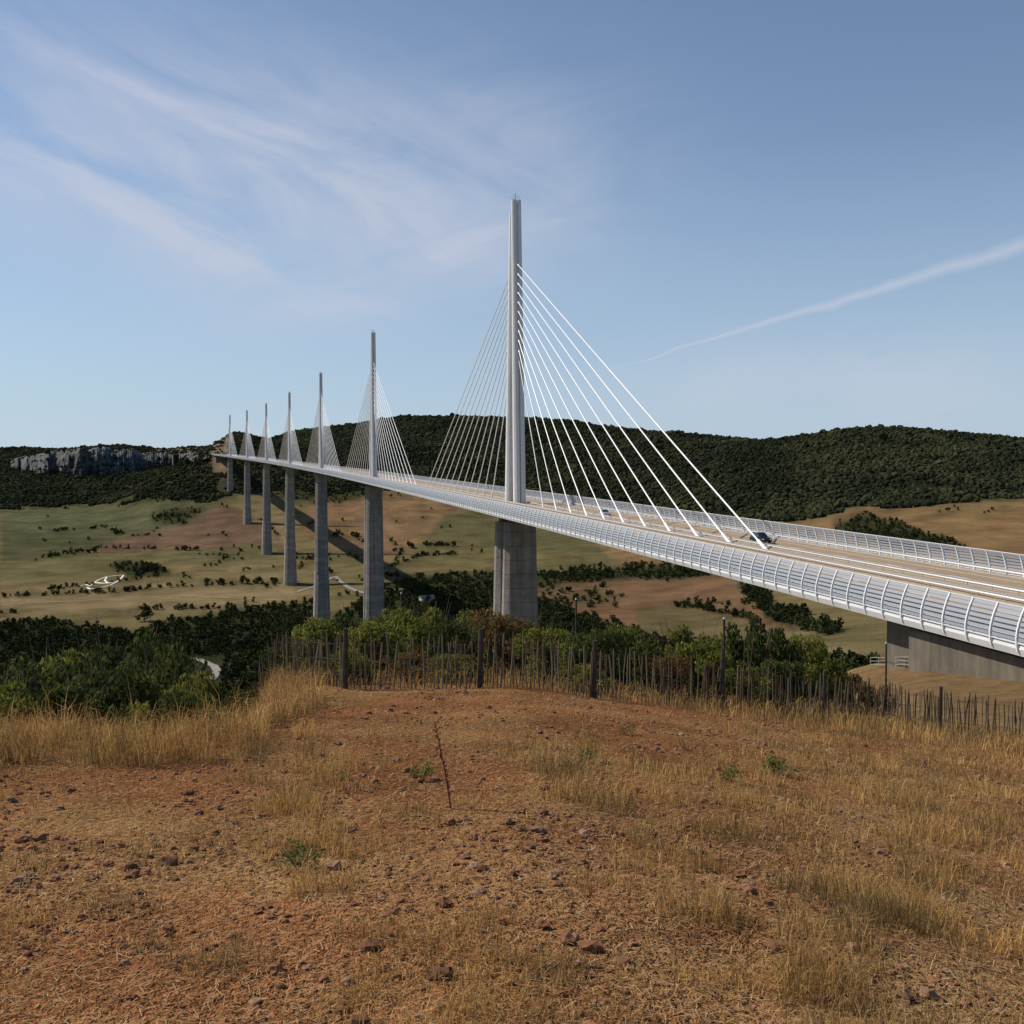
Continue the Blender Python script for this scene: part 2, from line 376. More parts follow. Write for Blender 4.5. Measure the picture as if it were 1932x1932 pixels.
for b in (13.5,2.35,-2.35,-13.5):
    vpart(dloft([(b-.05,.45),(b+.05,.5),(b-.02,.62),(b+.05,.74),(b-.05,.8)],SV,False),'guard_rail',M['galv'],deck)
    pm=MB()
    for s in np.arange(-298,700,4.):
        q=[[P(s,b-.04,z,-.05),P(s,b-.04,z,.05),P(s,b-.12,z,.05),P(s,b-.12,z,-.05)] for z in (.0,.8)]; pm.loft(q)
    o=vpart(pm,'guard_rail_posts',M['galv'],deck); o['kind']='stuff'
for sgn in (1,-1):
    for z in (1.05,): vpart(dloft([(sgn*14.0-.04,z),(sgn*14.0+.04,z),(sgn*14.0+.04,z+.08),(sgn*14.0-.04,z+.08)],SV),'top_rail',M['galv'],deck)
SCP=[(16.0,-.85),(16.10,-.3),(16.12,.25),(16.05,.8),(15.90,1.35),(15.68,1.95),(15.38,2.55)]
def scb(z): return np.interp(z,[p[1] for p in SCP],[p[0] for p in SCP])
for sgn in (1,-1):
    mb=MB()
    for zc in (.12,.5,.88,1.26,1.64,2.02,2.32):
        z0,z1=zc-.125,zc+.125
        mb.loft([[P(s,sgn*(scb(z0)-.06),z0),P(s,sgn*(scb(z0)-.09),z0),P(s,sgn*(scb(z1)-.09),z1),P(s,sgn*(scb(z1)-.06),z1)] for s in SV])
    vpart(mb,'wind_screen',M['screen'],deck)
    mb=MB()
    for zc in (-.14,2.50): mb.loft([[P(s,sgn*(scb(zc)-.08),zc-.035),P(s,sgn*(scb(zc)),zc-.035),P(s,sgn*(scb(zc)),zc+.035),P(s,sgn*(scb(zc)-.08),zc+.035)] for s in SV])
    vpart(mb,'screen_rail',M['steel'],deck)
def postsec(s,sgn,w=.075):
    out=[]
    for i,(b,z) in enumerate(SCP):
        d=.12+.14*math.sin(math.pi*i/6)
        out.append([P(s,sgn*(b+.05),z,-w),P(s,sgn*(b+.05),z,w),P(s,sgn*(b-d),z-.02,w),P(s,sgn*(b-d),z-.02,-w)])
    return out
rest=MB()
cnt=0
for sgn in (1,-1):
    for s in np.arange(-298,2340,3.):
        if (sgn==1 and -235<=s<-80) or (sgn==-1 and -196<=s<-52):
            if cnt<100: vpart(MB().loft(postsec(s,sgn)),'screen_post',M['steel'],deck); cnt+=1; continue
        rest.loft(postsec(s,sgn,.07 if s<400 else .045))
o=vpart(rest,'screen_posts',M['steel'],deck); o['kind']='stuff'
def sect(s,z,ac,bc,ha,hb,ch=.0,cb=None):
    if ch<=0: pts=[(-ha,-hb),(ha,-hb),(ha,hb),(-ha,hb)]
    else:
        c=ch; d=cb or ch; pts=[(-ha+c,-hb),(ha-c,-hb),(ha,-hb+d),(ha,hb-d),(ha-c,hb),(-ha+c,hb),(-ha,hb-d),(-ha,-hb+d)]
    return [P(s,bc+b,z,ac+a) for a,b in pts]
def leg(s,z,ac,ha,hb,n,nd):
    c=.35*ha
    pts=[(-ha+c,-hb),(ha-c,-hb),(ha,-hb+c),(ha,-n),(ha-nd,-n),(ha-nd,n),(ha,n),(ha,hb-c),(ha-c,hb),(-ha+c,hb),(-ha,hb-c),(-ha,n),(-ha+nd,n),(-ha+nd,-n),(-ha,-n),(-ha,-hb+c)]
    return [P(s,b,z,ac+a) for a,b in pts]
def off(z): return 5.1+(0.95-5.1)*z/87
for k in range(7):
    s=342.*k
    mb=MB()
    for sg_ in (1,-1):
        secs=[]
        for z in (0.05,20,40,62,83.5 if sg_>0 else 87):
            t=z/87; ha=1.55-.8*t; hb=1.65-.3*t
            secs.append(leg(s,z,sg_*off(z),ha,hb,.22+.20*t,.65-.2*t))
        mb.loft(secs)
    secs=[sect(s,z,0,0,max(.05,off(z)-1.2+.6*z/87),.4) for z in (38,60,86)]
    mb.loft(secs)
    mast=vpart(mb,'mast',M['mast'])
    hb=MB(); hb.loft([sect(s,z,0,0,.12,.12) for z in (86,89.2)]); 
    for a in (-1.2,1.2):
        for b in (-1,1): hb.tube([P(s,b,86.8,a),P(s,b,88.2,a)],.04,4)
    hb.tube([P(s,-1,88.1,-1.2),P(s,1,88.1,-1.2),P(s,1,88.1,1.2),P(s,-1,88.1,1.2),P(s,-1,88.1,-1.2)],.04,4)
    vpart(hb,'mast_head_railing',M['galv'],mast)
    for side in (-1,1):
        for i in range(11):
            d=31+12.5*i; z=42+2.65*i
            a=P(s+side*d,0,.15); bb=P(s,0,z,side*(off(z)+.6))
            c=MB().tube([a,bb],.14,6); tpt=a+(bb-a)*min(1,3.2/np.linalg.norm(bb-a)); c.tube([a,tpt],.26,6)
            t2=bb+(a-bb)*min(1,2.2/np.linalg.norm(bb-a)); c.tube([bb,t2],.24,6)
            vpart(c,'stay_cable',M['cable'],mast)
    top=dz(s)-4.2; o3,_,_=frame(s); gz=float(TM(o3[0],o3[1]))-4
    H=top-gz; zt=-4.2
    split=min(90.,H-10)
    zb=zt-split; zg=gz-dz(s)
    pm=MB().loft([sect(s,zg,0,0,9.3,6.0+(zb-zg)*.03,2.6),sect(s,zb,0,0,8.6,6.0,2.4)])
    pier=vpart(pm,'pier',M['concrete'])
    for sd in (1,-1):
        q=MB().loft([sect(s,zb-.5,sd*5.6,0,3.0,5.7,1.5),sect(s,zt-1.2,sd*5.5,0,2.1,4.5,1.2)])
        vpart(q,'pier_column',M['concrete'],pier)
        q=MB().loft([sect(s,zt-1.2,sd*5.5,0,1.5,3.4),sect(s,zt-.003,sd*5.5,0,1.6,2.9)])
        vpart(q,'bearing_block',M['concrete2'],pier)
ab=MB()
ab.loft([[P(s,13.0,-30),P(s,13.0,-1.75),P(s,3.2,-4.22),P(s,-3.2,-4.22),P(s,-13.0,-1.75),P(s,-13.0,-30)] for s in (-300,-207)])
ab.loft([[P(s,14.6,-30),P(s,14.6,-1.62),P(s,13.02,-1.62),P(s,13.02,-30)] for s in (-300,-213)])
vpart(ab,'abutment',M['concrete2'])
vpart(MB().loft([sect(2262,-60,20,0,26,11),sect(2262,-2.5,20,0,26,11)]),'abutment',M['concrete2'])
# ------------------------------------------------------------ cars on the deck
def car(label,s,b,fwd,paint,kind='suv'):
    p=P(s,b,.03); _,h,_=frame(s); rz=math.atan2(h[1],h[0])+(0 if fwd>0 else math.pi)
    root=empty('car',tuple(p),rz); tag(root,label,'car')
    pm=simple('car_paint_'+kind,paint,.25,.3,spec=.6)
    H=1.0 if kind=='suv' else .86
    prof=[(-2.2,.32),(-2.28,.6),(-2.2,H),(-1.0,H+.05),(1.0,H+.03),(1.95,H-.12),(2.2,H-.3),(2.25,.5),(2.15,.3)]
    secs=[]
    for y,k in ((-.92,.93),(-.86,1),(.86,1),(.92,.93)):
        secs.append([(x*k,y,.3+(z-.3)*(k if k==1 else .93)) for x,z in prof])
    MB().loft(secs).build('body',pm,root)
    tz=1.68 if kind=='suv' else 1.42
    g=MB().loft([[(-2.05,-.8,H),(1.05,-.8,H+.0),(1.05,.8,H),(-2.05,.8,H)],[(-1.7,-.64,tz-.05),(.25,-.64,tz-.05),(.25,.64,tz-.05),(-1.7,.64,tz-.05)]])
    g.build('windows',simple('car_glass',(.02,.025,.03),.08,0,spec=.8),root)
    MB().loft([[(-1.75,-.67,tz-.05),(.3,-.67,tz-.05),(.3,.67,tz-.05),(-1.75,.67,tz-.05)],[(-1.6,-.58,tz+.02),(.15,-.58,tz+.02),(.15,.58,tz+.02),(-1.6,.58,tz+.02)]]).build('roof',pm,root)
    for x in (-1.38,1.38):
        for y in (-.8,.8):
            w=MB().tube([(x,y-.11,.33),(x,y+.11,.33)],.33,16).build('wheel',M['dark'],root)
            MB().tube([(x,y-.13,.33),(x,y+.13,.33)],.19,10).build('rim',M['galv'],w)
    for y in (-.68,.68):
        MB().box(2.17,2.27,y-.17,y+.17,.62,.78).build('headlight',M['white'],root)
        MB().box(-2.29,-2.2,y-.13,y+.13,.7,.92).build('tail_light',simple('tail_light',(.4,.02,.02),.3),root)
car('black car on the far carriageway of the viaduct near the lowest long cables',-142,-6.0,-1,(.015,.015,.018))
car('small silver car on the viaduct just right of the nearest mast',-64,-5.6,-1,(.45,.46,.48),'hatch')
# ------------------------------------------------------------ vegetation generators
def ico(sub):
    t=(1+5**.5)/2
    V=[(-1,t,0),(1,t,0),(-1,-t,0),(1,-t,0),(0,-1,t),(0,1,t),(0,-1,-t),(0,1,-t),(t,0,-1),(t,0,1),(-t,0,-1),(-t,0,1)]
    Fc=[(0,11,5),(0,5,1),(0,1,7),(0,7,10),(0,10,11),(1,5,9),(5,11,4),(11,10,2),(10,7,6),(7,1,8),(3,9,4),(3,4,2),(3,2,6),(3,6,8),(3,8,9),(4,9,5),(2,4,11),(6,2,10),(8,6,7),(9,8,1)]
    V=[np.array(v)/np.linalg.norm(v) for v in V]
    for _ in range(sub):
        cch={};NFc=[]
        def mid(a,b):
            k=(min(a,b),max(a,b))
            if k not in cch: q=V[a]+V[b]; V.append(q/np.linalg.norm(q)); cch[k]=len(V)-1
            return cch[k]
        for a,b,c in Fc:
            x,y,z=mid(a,b),mid(b,c),mid(c,a); NFc+=[(a,x,z),(b,y,x),(c,z,y),(x,y,z)]
        Fc=NFc
    return np.array(V),np.array(Fc)
def scatter(protos,loc,scl,rz,which):
    Vs=[];Fs=[];b=0
    for k,(pv,pf) in enumerate(protos):
        m=which==k; n=m.sum()
        if n==0: continue
        c=np.cos(rz[m])[:,None]; s=np.sin(rz[m])[:,None]; S=scl[m]
        x=pv[None,:,0]*S[:,0:1]; y=pv[None,:,1]*S[:,0:1]; z=pv[None,:,2]*S[:,1:2]
        V=np.stack([x*c-y*s,x*s+y*c,z],-1)+loc[m][:,None,:]
        Vs.append(V.reshape(-1,3)); Fs.append((pf[None]+(np.arange(n)*len(pv))[:,None,None]).reshape(-1,pf.shape[1])+b); b+=n*len(pv)
    return np.concatenate(Vs),np.concatenate(Fs)
iv,iF=ico(0)
far_protos=[]
for k in range(8):
    v=iv*(1+.30*R.standard_normal((len(iv),1))); v[:,2]=v[:,2]*.85+.5; far_protos.append((v,iF))
def leaves(clumps,n,size,flat=.0,rng=R,asp=.6):
    cs=np.array([c[:3] for c in clumps]); rs=np.array([c[3] for c in clumps]); w=rs**2; w=w/w.sum()
    k=rng.choice(len(clumps),n,p=w); d=rng.standard_normal((n,3)); d/=np.linalg.norm(d,axis=1)[:,None]
    p=cs[k]+d*(rs[k]*(rng.random(n)**.35))[:,None]*np.array([1,1,.85])
    a=rng.standard_normal((n,3))+d*.6; a/=np.linalg.norm(a,axis=1)[:,None]
    b=np.cross(a,rng.standard_normal((n,3))); b/=np.linalg.norm(b,axis=1)[:,None]
    s=(size*(.6+.8*rng.random(n)))[:,None]
    V=np.stack([p-a*s,p+b*s*asp,p+a*s,p-b*s*asp],1).reshape(-1,3)
    return V,np.arange(n*4).reshape(-1,4)
def clumpset(rng,n,rad,h,rc):
    out=[]
    for i in range(n):
        t=rng.random(); ang=rng.random()*6.283; rr_=rad*(rng.random()**.5)*math.sqrt(max(.1,1-(2*t-1.0)**2*.8))
        out.append((rr_*math.cos(ang),rr_*math.sin(ang),h*(.22+.72*t),rc*(.6+.8*rng.random())))
    return out
n=190000
px=R.uniform(-60,2000,n); Yc=np.sqrt(R.uniform(1450**2,3560**2,n)); X=(px-966)/F*Yc; Z=TM(X,Yc); qx,qy=proj(X,Yc,Z)
Yr=np.interp(px,yx,yy)
hm=is_hill(qx+fbm(X/60,Yc/60,2,5)*12,qy+fbm(X/45,Yc/45,3,7)*10,Yc)&(Yc<Yr*1.02)
b_,c_=bare_left(qx,qy,X,Yc)
hm&=~(b_&(R.random(n)<.7)); hm&=~c_
hm&=~((fbm(X/90,Yc/90,3,77)>.50)&(px<700))
hm&=~(inpoly(qx,qy,[(20,866),(105,858),(250,848),(300,860),(260,892),(115,900),(20,892)])&(R.random(n)<.8))
loc=np.stack([X,Yc,Z],1)[hm]
if len(loc)>78000: loc=loc[R.choice(len(loc),78000,replace=False)]
cl_=CLP[R.choice(len(CLP),620)]+R.normal(0,4,(620,3))*np.array([1,1,.4]); loc=np.concatenate([loc,cl_])
nn=len(loc); sc=np.exp(R.normal(math.log(3.1),.3,nn))
V,Fc=scatter(far_protos,loc,np.stack([sc,sc*R.uniform(.6,1.25,nn)],1),R.uniform(0,6.28,nn),R.integers(0,8,nn))
tag(link('hillside_forest',npmesh('hillside_forest',V,Fc,False),M['far']),'dark green woodland covering the far hills behind the viaduct','forest',kind='stuff')
mid_protos=[]
for k in range(6):
    rg=np.random.default_rng(50+k); mid_protos.append(leaves(clumpset(rg,9,.62,1.5,.36),120,.16,rng=rg,asp=.8))
n=110000
px=R.uniform(-60,2000,n); Yc=np.exp(R.uniform(math.log(300),math.log(2300),n)); X=(px-966)/F*Yc; Z=TM(X,Yc); qx,qy=proj(X,Yc,Z)
q1=qx+fbm(X/40,Yc/40,2,15)*12; q2=qy+fbm(X/30,Yc/30,2,16)*6
mm=np.zeros(n,bool)
for w in WOODS: mm|=inpoly(q1,q2,w)
mm&=~((abs(qx-388)<30)&(qy>1238)&(qy<1310))
mm&=R.random(n)<np.clip((Yc/900)**1.1,.12,1)*.62
hed=np.zeros(n,bool)
for L in HEDGE: hed|=nearline(qx,qy,L,2.2)
hed&=(fbm(X/45,Yc/45,2,191)>-.28)&(Yc>700)&(~is_hill(qx,qy,Yc))
spot_=(fbm(X/60,Yc/60,4,91)>.40)&(Yc>800)&(~is_hill(qx,qy,Yc))&(R.random(n)<.14)
mm|=hed|spot_
mm&=(qy<1370)
loc=np.stack([X,Yc,Z-.3],1)[mm]
if len(loc)>9000: loc=loc[R.choice(len(loc),9000,replace=False)]
nn=len(loc); sc=R.uniform(2.2,4.6,nn)
V,Fc=scatter(mid_protos,loc,np.stack([sc,sc*R.uniform(.75,1.2,nn)],1),R.uniform(0,6.28,nn),R.integers(0,6,nn))
tag(link('valley_woodland',npmesh('valley_woodland',V,Fc,False),M['mid']),'dense dark green woods and hedges filling the valley below the fence','woodland',kind='stuff')
tproto=[]
for k in range(3):
    rg=np.random.default_rng(80+k)
    v,f=leaves(clumpset(rg,12,.75,1.7,.38),420,.12,rng=rg,asp=.8); cm=npmesh('tree_crown',v,f); cm.materials.append(M['mid'])
    tb=MB().tube([(0,0,-.3),(.03,0,.4),(0,.04,.9)],[.1,.07,.04],6)
    for a in (0,2.1,4.2): tb.tube([(0.02,0,.45),(.35*math.cos(a),.35*math.sin(a),1.0)],[.05,.02],4)
    tm=tb.mesh('tree_trunk'); tm.materials.append(M['bark']); tproto.append((cm,tm))
CL=[(320,975,7,30,5,'small dark tree in the clump on the green field at left'),(150,1043,7,35,2,'small dark tree in the hedge below the green field at far left'),(275,1076,8,38,4,'small dark tree in the broken hedge right of the white ground drawing'),
(345,1038,7,45,2,'small dark tree in the short hedge on the reddish field'),(440,1101,8,80,2,'small dark tree along the field edge left of the tall piers'),(650,1013,6,30,4,'small dark tree in the short row between the third and fourth pier'),
(828,1030,6,32,2,'small dark tree in the row on the green field left of the front pier'),(800,1048,4,18,3,'small dark tree below the row on the green field left of the front pier'),(100,1001,4,40,2,'small dark tree on the upper left green field'),
(760,1035,4,18,8,'small dark tree at the left corner of the green field'),(1120,1084,8,75,3,'small dark tree in the hedge right of the front pier'),(1420,1120,6,22,8,'small dark tree beside the reddish field under the deck'),
(1500,1160,6,30,5,'small dark tree in the lower hedge under the deck at right'),(250,1008,4,40,3,'small dark tree on the reddish field boundary'),(700,935,5,40,4,'small dark tree on the orange slope behind the second pier')]
def place_tree(p,sc,label,group,k):
    r=empty('tree',p,random.random()*6.28); r.scale=(sc,sc,sc*random.uniform(.75,1.0)); tag(r,label,'tree',group)
    link('crown',tproto[k][0],None,r); link('trunk',tproto[k][1],None,r)
for (x,y,n_,dx,dy,lb) in CL:
    for i in range(n_):
        qx_=x+random.uniform(-dx,dx); qy_=y+(qx_-x)/max(dx,1)*random.choice([-1,1])*dy*.4+random.uniform(-dy,dy)*.5
        place_tree(hit(qx_,qy_,600),random.uniform(3.0,5.8),lb,lb.replace('small dark tree','trees'),i%3)
place_tree(hit(270,1172,600),9.0,'lone round dark tree on the pale field at lower left',None,1)
place_tree(hit(1284,1143,600),2.6,'lone bush in the reddish field under the deck',None,0)
place_tree(hit(1376,1143,600),2.6,'lone bush at the right side of the reddish field',None,2)
def ribbon(pts,w,lift,name,mat,label=None,cat=None,kind=None,ymin=300):
    H=[Vector(hit(x,y,ymin)) for x,y in pts]; out=[]
    for i in range(len(H)-1):
        for t in (0,.2,.4,.6,.8): out.append(H[i].lerp(H[i+1],t))
    out.append(H[-1]); secs=[]
    for i,p in enumerate(out):
        d=(out[min(i+1,len(out)-1)]-out[max(i-1,0)]); d.z=0; d.normalize(); nrm=Vector((-d.y,d.x,0))
        a=p+nrm*w/2; b=p-nrm*w/2
        secs.append([(q.x,q.y,float(TM(q.x,q.y))+lift) for q in (a,p,b)])
    o=MB().loft(secs,False,False).build(name,mat); tag(o,label,cat,kind=kind); return o
asph=simple('pale_asphalt',(.24,.22,.20),.9,0,.2,.1)
ribbon([(362,1243),(385,1250),(402,1258),(408,1268),(398,1284)],5.5,.6,'road',asph,kind='structure')
ribbon([(560,1118),(610,1098),(632,1088),(655,1108),(690,1120),(760,1112)],5,.5,'road',asph,kind='structure')
ribbon([(0,1142),(150,1134),(330,1124),(520,1132)],3,.4,'path',simple('dirt_track',(.34,.26,.17),.95),kind='structure')
mb=MB()
for L in ([(150,1106),(160,1103),(168,1107),(176,1100),(186,1094),(200,1089),(216,1087),(232,1086),(226,1093),(218,1099),(208,1104),(194,1108),(180,1111),(168,1112),(162,1109)],[(176,1100),(190,1101),(206,1101),(220,1098)],[(200,1090),(196,1096),(202,1101)]):
    H=[Vector(hit(x,y,600)) for x,y in L]
    secs=[]
    for i,p in enumerate(H):
        d=H[min(i+1,len(H)-1)]-H[max(i-1,0)]; d.z=0; d.normalize(); nrm=Vector((-d.y*.75,d.x*3.2,0))
        secs.append([(q.x,q.y,float(TM(q.x,q.y))+.5) for q in (p+nrm,p,p-nrm)])
    mb.loft(secs,False,False)
tag(mb.build('ground_drawing',simple('white_ground_paint',(.8,.8,.76),.8)),'large white looped line drawing laid out on the field at far left','drawing')
hp=hit(805,1136,600); fh=empty('farmhouse',hp,.5); tag(fh,'small pale farmhouse among the trees left of the front pier','house')
MB().box(-7,7,-4,4,-3,4.5).build('wall',simple('farm_wall',(.38,.35,.28),.9),fh)
MB().loft([[(-7.4,-4.5,4.4),(-7.4,0,7),(-7.4,4.5,4.4)],[(7.4,-4.5,4.4),(7.4,0,7),(7.4,4.5,4.4)]]).build('roof',simple('farm_roof',(.20,.19,.16),.8),fh)
for x in (-4,0,4): MB().box(x-.5,x+.5,-4.06,-3.9,1.5,3).build('window',M['dark'],fh)
# ------------------------------------------------------------ paling fence
FP=[(485,27),(560,24.5),(650,22.5),(780,22.6),(905,22.9),(1010,23.2),(1120,23.6),(1250,24.6),(1362,25.6),(1450,26.4),(1555,28),(1680,29.6),(1775,31),(1990,33)]
fpts=[((x-966)/F*y,y) for x,y in FP]
seg=np.array(fpts); dl=np.concatenate([[0],np.cumsum(np.hypot(*(seg[1:]-seg[:-1]).T))]); L=dl[-1]
def fpos(t): x=float(np.interp(t,dl,seg[:,0])); y=float(np.interp(t,dl,seg[:,1])); return x,y,float(TM(x,y))
fb=fpos(0); fence=empty('paling_fence',fb); tag(fence,'curved fence of split wooden pales wired together along the hilltop edge','fence')
rel=lambda p:(p[0]-fb[0],p[1]-fb[1],p[2]-fb[2])
pales=[]
t=0
while t<L:
    x,y,z=fpos(t); h=random.uniform(.98,1.25); w=random.uniform(.009,.018); lx,ly=random.gauss(0,.055),random.gauss(0,.04)
    a=random.random()*.6; c,s_=math.cos(a),math.sin(a); mb=MB(); secs=[]
    kx=random.gauss(0,.02)
    for zz,k in ((-.1,1),(h*.5,1.0),(h*.93,.85),(h,.35)):
        cxx=x+lx*zz+kx*math.sin(zz*3); cyy=y+ly*zz
        secs.append([rel((cxx+(u*c-v*s_)*w*k,cyy+(u*s_+v*c)*w*k*.6,z+zz)) for u,v in ((-1,-1),(1,-1),(1,1),(-1,1))])
    mb.loft(secs); pales.append((y,mb)); t+=random.uniform(.07,.125)*(1.7 if random.random()<.05 else 1)
pales.sort(key=lambda q:q[0])
for y,mb in pales[:100]: mb.build('pale',M['wood'],fence)
rs=MB()
for y,mb in pales[100:]:
    b0=len(rs.v); rs.v+=mb.v; rs.f+=[tuple(i+b0 for i in f) for f in mb.f]
tag(rs.build('pales',M['wood'],fence),kind='stuff')
for hz in (.28,.62,.95):
    MB().tube([rel((lambda p:(p[0],p[1]-.03,p[2]+hz+.015*math.sin(tt*5)))(fpos(tt))) for tt in np.arange(0,L,.4)],.004,4).build('wire',M['wire'],fence)
for pxp in (650,905,1120,1362,1555,1775):
    y=np.interp(pxp,[f[0] for f in FP],[f[1] for f in FP]); x=(pxp-966)/F*y; z=float(TM(x,y))
    hh=1.3 if pxp!=1362 else 1.5
    MB().tube([rel((x,y-.08,z-.2)),rel((x+.02,y-.08,z+hh*.6)),rel((x+.03,y-.08,z+hh))],[.065,.06,.05],8).build('post',M['post'],fence)
for (pxp,pt,Y,lb) in ((757,1120,40,'thin grey pole rising from the bushes left of the front pier'),(1087,1131,34,'thin grey pole standing right of the front pier'),(1366,1168,27.5,'thin weathered pole behind the fence under the deck'),(1672,1214,36,'thin weathered pole near the concrete abutment')):
    X_,Y_,zt_=at(pxp,pt,Y); z0=float(TM(X_,Y_))
    p=empty('pole',(X_,Y_,z0)); tag(p,lb,'pole')
    MB().tube([(0,0,-.3),(0,0,zt_-z0)],[.04,.03],7).build('shaft',M['post'],p); MB().tube([(0,0,zt_-z0),(0,0,zt_-z0+.05)],[.04,.025],7).build('cap',M['galv'],p)
r0=hit(1645,1262,60); rl=empty('railing',r0); tag(rl,'grey metal railing at the foot of the concrete abutment','railing')
e=Vector(hit(1745,1262,60))-Vector(r0)
for k in range(7):
    q=e*(k/6); zq=float(TM(r0[0]+q.x,r0[1]+q.y))-r0[2]; MB().tube([(q.x,q.y,zq-.2),(q.x,q.y,zq+1.1)],.035,5).build('post',M['galv'],rl)
for hz in (.4,.75,1.1):
    MB().tube([(e.x*k/6,e.y*k/6,float(TM(r0[0]+e.x*k/6,r0[1]+e.y*k/6))-r0[2]+hz) for k in range(7)],.03,5).build('rail',M['galv'],rl)
# ------------------------------------------------------------ shrubs
sproto={}
for mi,mk_ in enumerate(('shrubdark','shrubgreen','shrubrust')):
    for k in range(3):
        rg=np.random.default_rng(200+k+mi*7)
        cl=clumpset(rg,30,.62,1.0,.16)
        v,f=leaves(cl,4200 if mk_!='shrubrust' else 2400,.032,rng=rg,asp=.55); me=npmesh('foliage',v,f); me.materials.append(M[mk_])
        bb=MB()
        for c in cl: bb.tube([(0,0,-.1),(c[0]*.4,c[1]*.4,c[2]*.5),(c[0],c[1],c[2])],[.022,.014,.004],5)
        for q in range(14):
            a=rg.random()*6.28; rad=.3+.4*rg.random(); bb.tube([(0,0,.1),(rad*.6*math.cos(a),rad*.6*math.sin(a),.6),(rad*math.cos(a),rad*math.sin(a),1.0+.2*rg.random())],[.012,.007,.002],4)
        bm_=bb.mesh('branches'); bm_.materials.append(M['bark']); sproto[(mk_,k)]=(me,bm_)
def shrub(pxc,topy,wpx,Y,mk_,label,group=None):
    X_,Y_,zt_=at(pxc,topy,Y); z0=float(TM(X_,Y_)); h=max(.6,zt_-z0); w=wpx/F*Y/1.25
    r=empty('shrub',(X_,Y_,z0-.05),random.random()*6.28); r.scale=(w,w,h/1.08); tag(r,label,'shrub',group)
    k=random.randrange(3); link('foliage',sproto[(mk_,k)][0],None,r); link('branches',sproto[(mk_,k)][1],None,r)
ORD=['first','second','third','fourth','fifth','sixth','seventh','eighth','ninth','tenth','eleventh','twelfth','thirteenth','fourteenth','fifteenth','sixteenth','seventeenth','eighteenth','nineteenth','twentieth','twenty-first','twenty-second','twenty-third','twenty-fourth','twenty-fifth','twenty-sixth','twenty-seventh','twenty-eighth','twenty-ninth','thirtieth','thirty-first','thirty-second']
LS=[(-30,1255,220,22),(65,1235,210,24),(145,1215,210,27),(235,1195,220,28),(315,1212,180,26),(372,1258,120,23),(110,1272,190,19),(205,1248,200,20),(290,1265,170,20),(425,1295,100,22),(15,1278,190,18.5),(345,1290,110,18.5)]
LS.sort()
for i,(x,ty,w,Y) in enumerate(LS):
    gk=i%3==1
    shrub(x,ty,w,Y,'shrubgreen' if gk else 'shrubdark',('lighter green' if gk else 'dark')+' leafy shrub behind the left dry grass, %s from the left edge'%ORD[i])
BS=[(545,1205,120,30,'shrubdark'),(600,1162,130,29,'shrubgreen'),(650,1150,140,31,'shrubdark'),(700,1168,120,26,'shrubgreen'),(745,1140,130,31,'shrubgreen'),(800,1138,150,30,'shrubgreen'),(855,1160,120,26,'shrubdark'),(900,1150,130,31,'shrubgreen'),(945,1142,140,28,'shrubrust'),(990,1158,120,30,'shrubdark'),(1035,1180,130,26.5,'shrubgreen'),(1080,1190,120,30,'shrubgreen'),(1130,1182,130,27,'shrubdark'),(1175,1176,120,30,'shrubgreen'),(1225,1202,120,29,'shrubdark'),(1300,1172,140,30,'shrubgreen'),(1345,1202,110,29,'shrubgreen'),(1400,1172,130,36,'shrubdark'),(1445,1160,140,37,'shrubdark'),(1500,1186,130,38,'shrubgreen'),(1545,1218,100,36,'shrubgreen'),(1470,1240,120,30,'shrubdark'),(1590,1258,110,37,'shrubrust'),(1260,1228,100,27,'shrubrust'),(770,1220,110,25,'shrubrust'),(655,1222,110,24.5,'shrubgreen'),(860,1230,100,24.5,'shrubgreen'),(1100,1250,100,25,'shrubgreen'),(1410,1255,100,28,'shrubgreen'),(1650,1280,90,36,'shrubrust')]
BS.sort(key=lambda q:q[0])
CN={'shrubdark':'dark green','shrubgreen':'yellow green','shrubrust':'rusty red and green'}
for i,(x,ty,w,Y,mk_) in enumerate(BS): shrub(x,ty,w,Y,mk_,'%s leafy shrub behind the paling fence, %s from the left'%(CN[mk_],ORD[i]))
# ------------------------------------------------------------ grass, straw, clods
def blades(px,Y,h,w,lean,name,mat,label,cat,droop=.5):
    n=len(px); X=(px-966)/F*Y; Z=TM(X,Y); a=R.uniform(0,6.283,n); dx,dy=np.cos(a),np.sin(a); la=R.uniform(0,6.283,n); lx,ly=np.cos(la)*lean*h,np.sin(la)*lean*h
    P0=np.stack([X,Y,Z-.02],1); D=np.stack([dx,dy,0*dx],1)*w[:,None]
    P1=P0+np.stack([lx*.35,ly*.35,h*.6],1); P2=P0+np.stack([lx,ly,h*(1-droop*lean)],1)
    V=np.stack([P0-D,P0+D,P1+D*.8,P1-D*.8,P2+D*.15,P2-D*.15],1).reshape(-1,3)
    b=(np.arange(n)*6)[:,None]; Fc=np.concatenate([b+np.array([[0,1,2,3]]),b+np.array([[3,2,4,5]])],0)
    return tag(link(name,npmesh(name,V,Fc),mat),label,cat,kind='stuff')
def sample(n,y0,y1,x0=-120,x1=2060):
    px=R.uniform(x0,x1,n); Y=np.exp(R.uniform(math.log(y0),math.log(y1),n)); X=(px-966)/F*Y; Z=TM(X,Y); _,py=proj(X,Y,Z); return px,Y,X,py
px,Y,X,py=sample(270000,2.9,31)
tall=inpoly(px+fbm(X,Y,2,71)*40,py+fbm(X,Y,2,72)*14,[(-200,1290),(480,1270),(600,1295),(625,1335),(470,1405),(300,1445),(-200,1455)])|((px<500)&(Y>11.5)&(Y<19))
right=inpoly(px+fbm(X,Y,2,71)*60,py+fbm(X,Y,2,72)*20,[(1400,1368),(2100,1385),(2100,2100),(1560,2100),(1420,1560)])
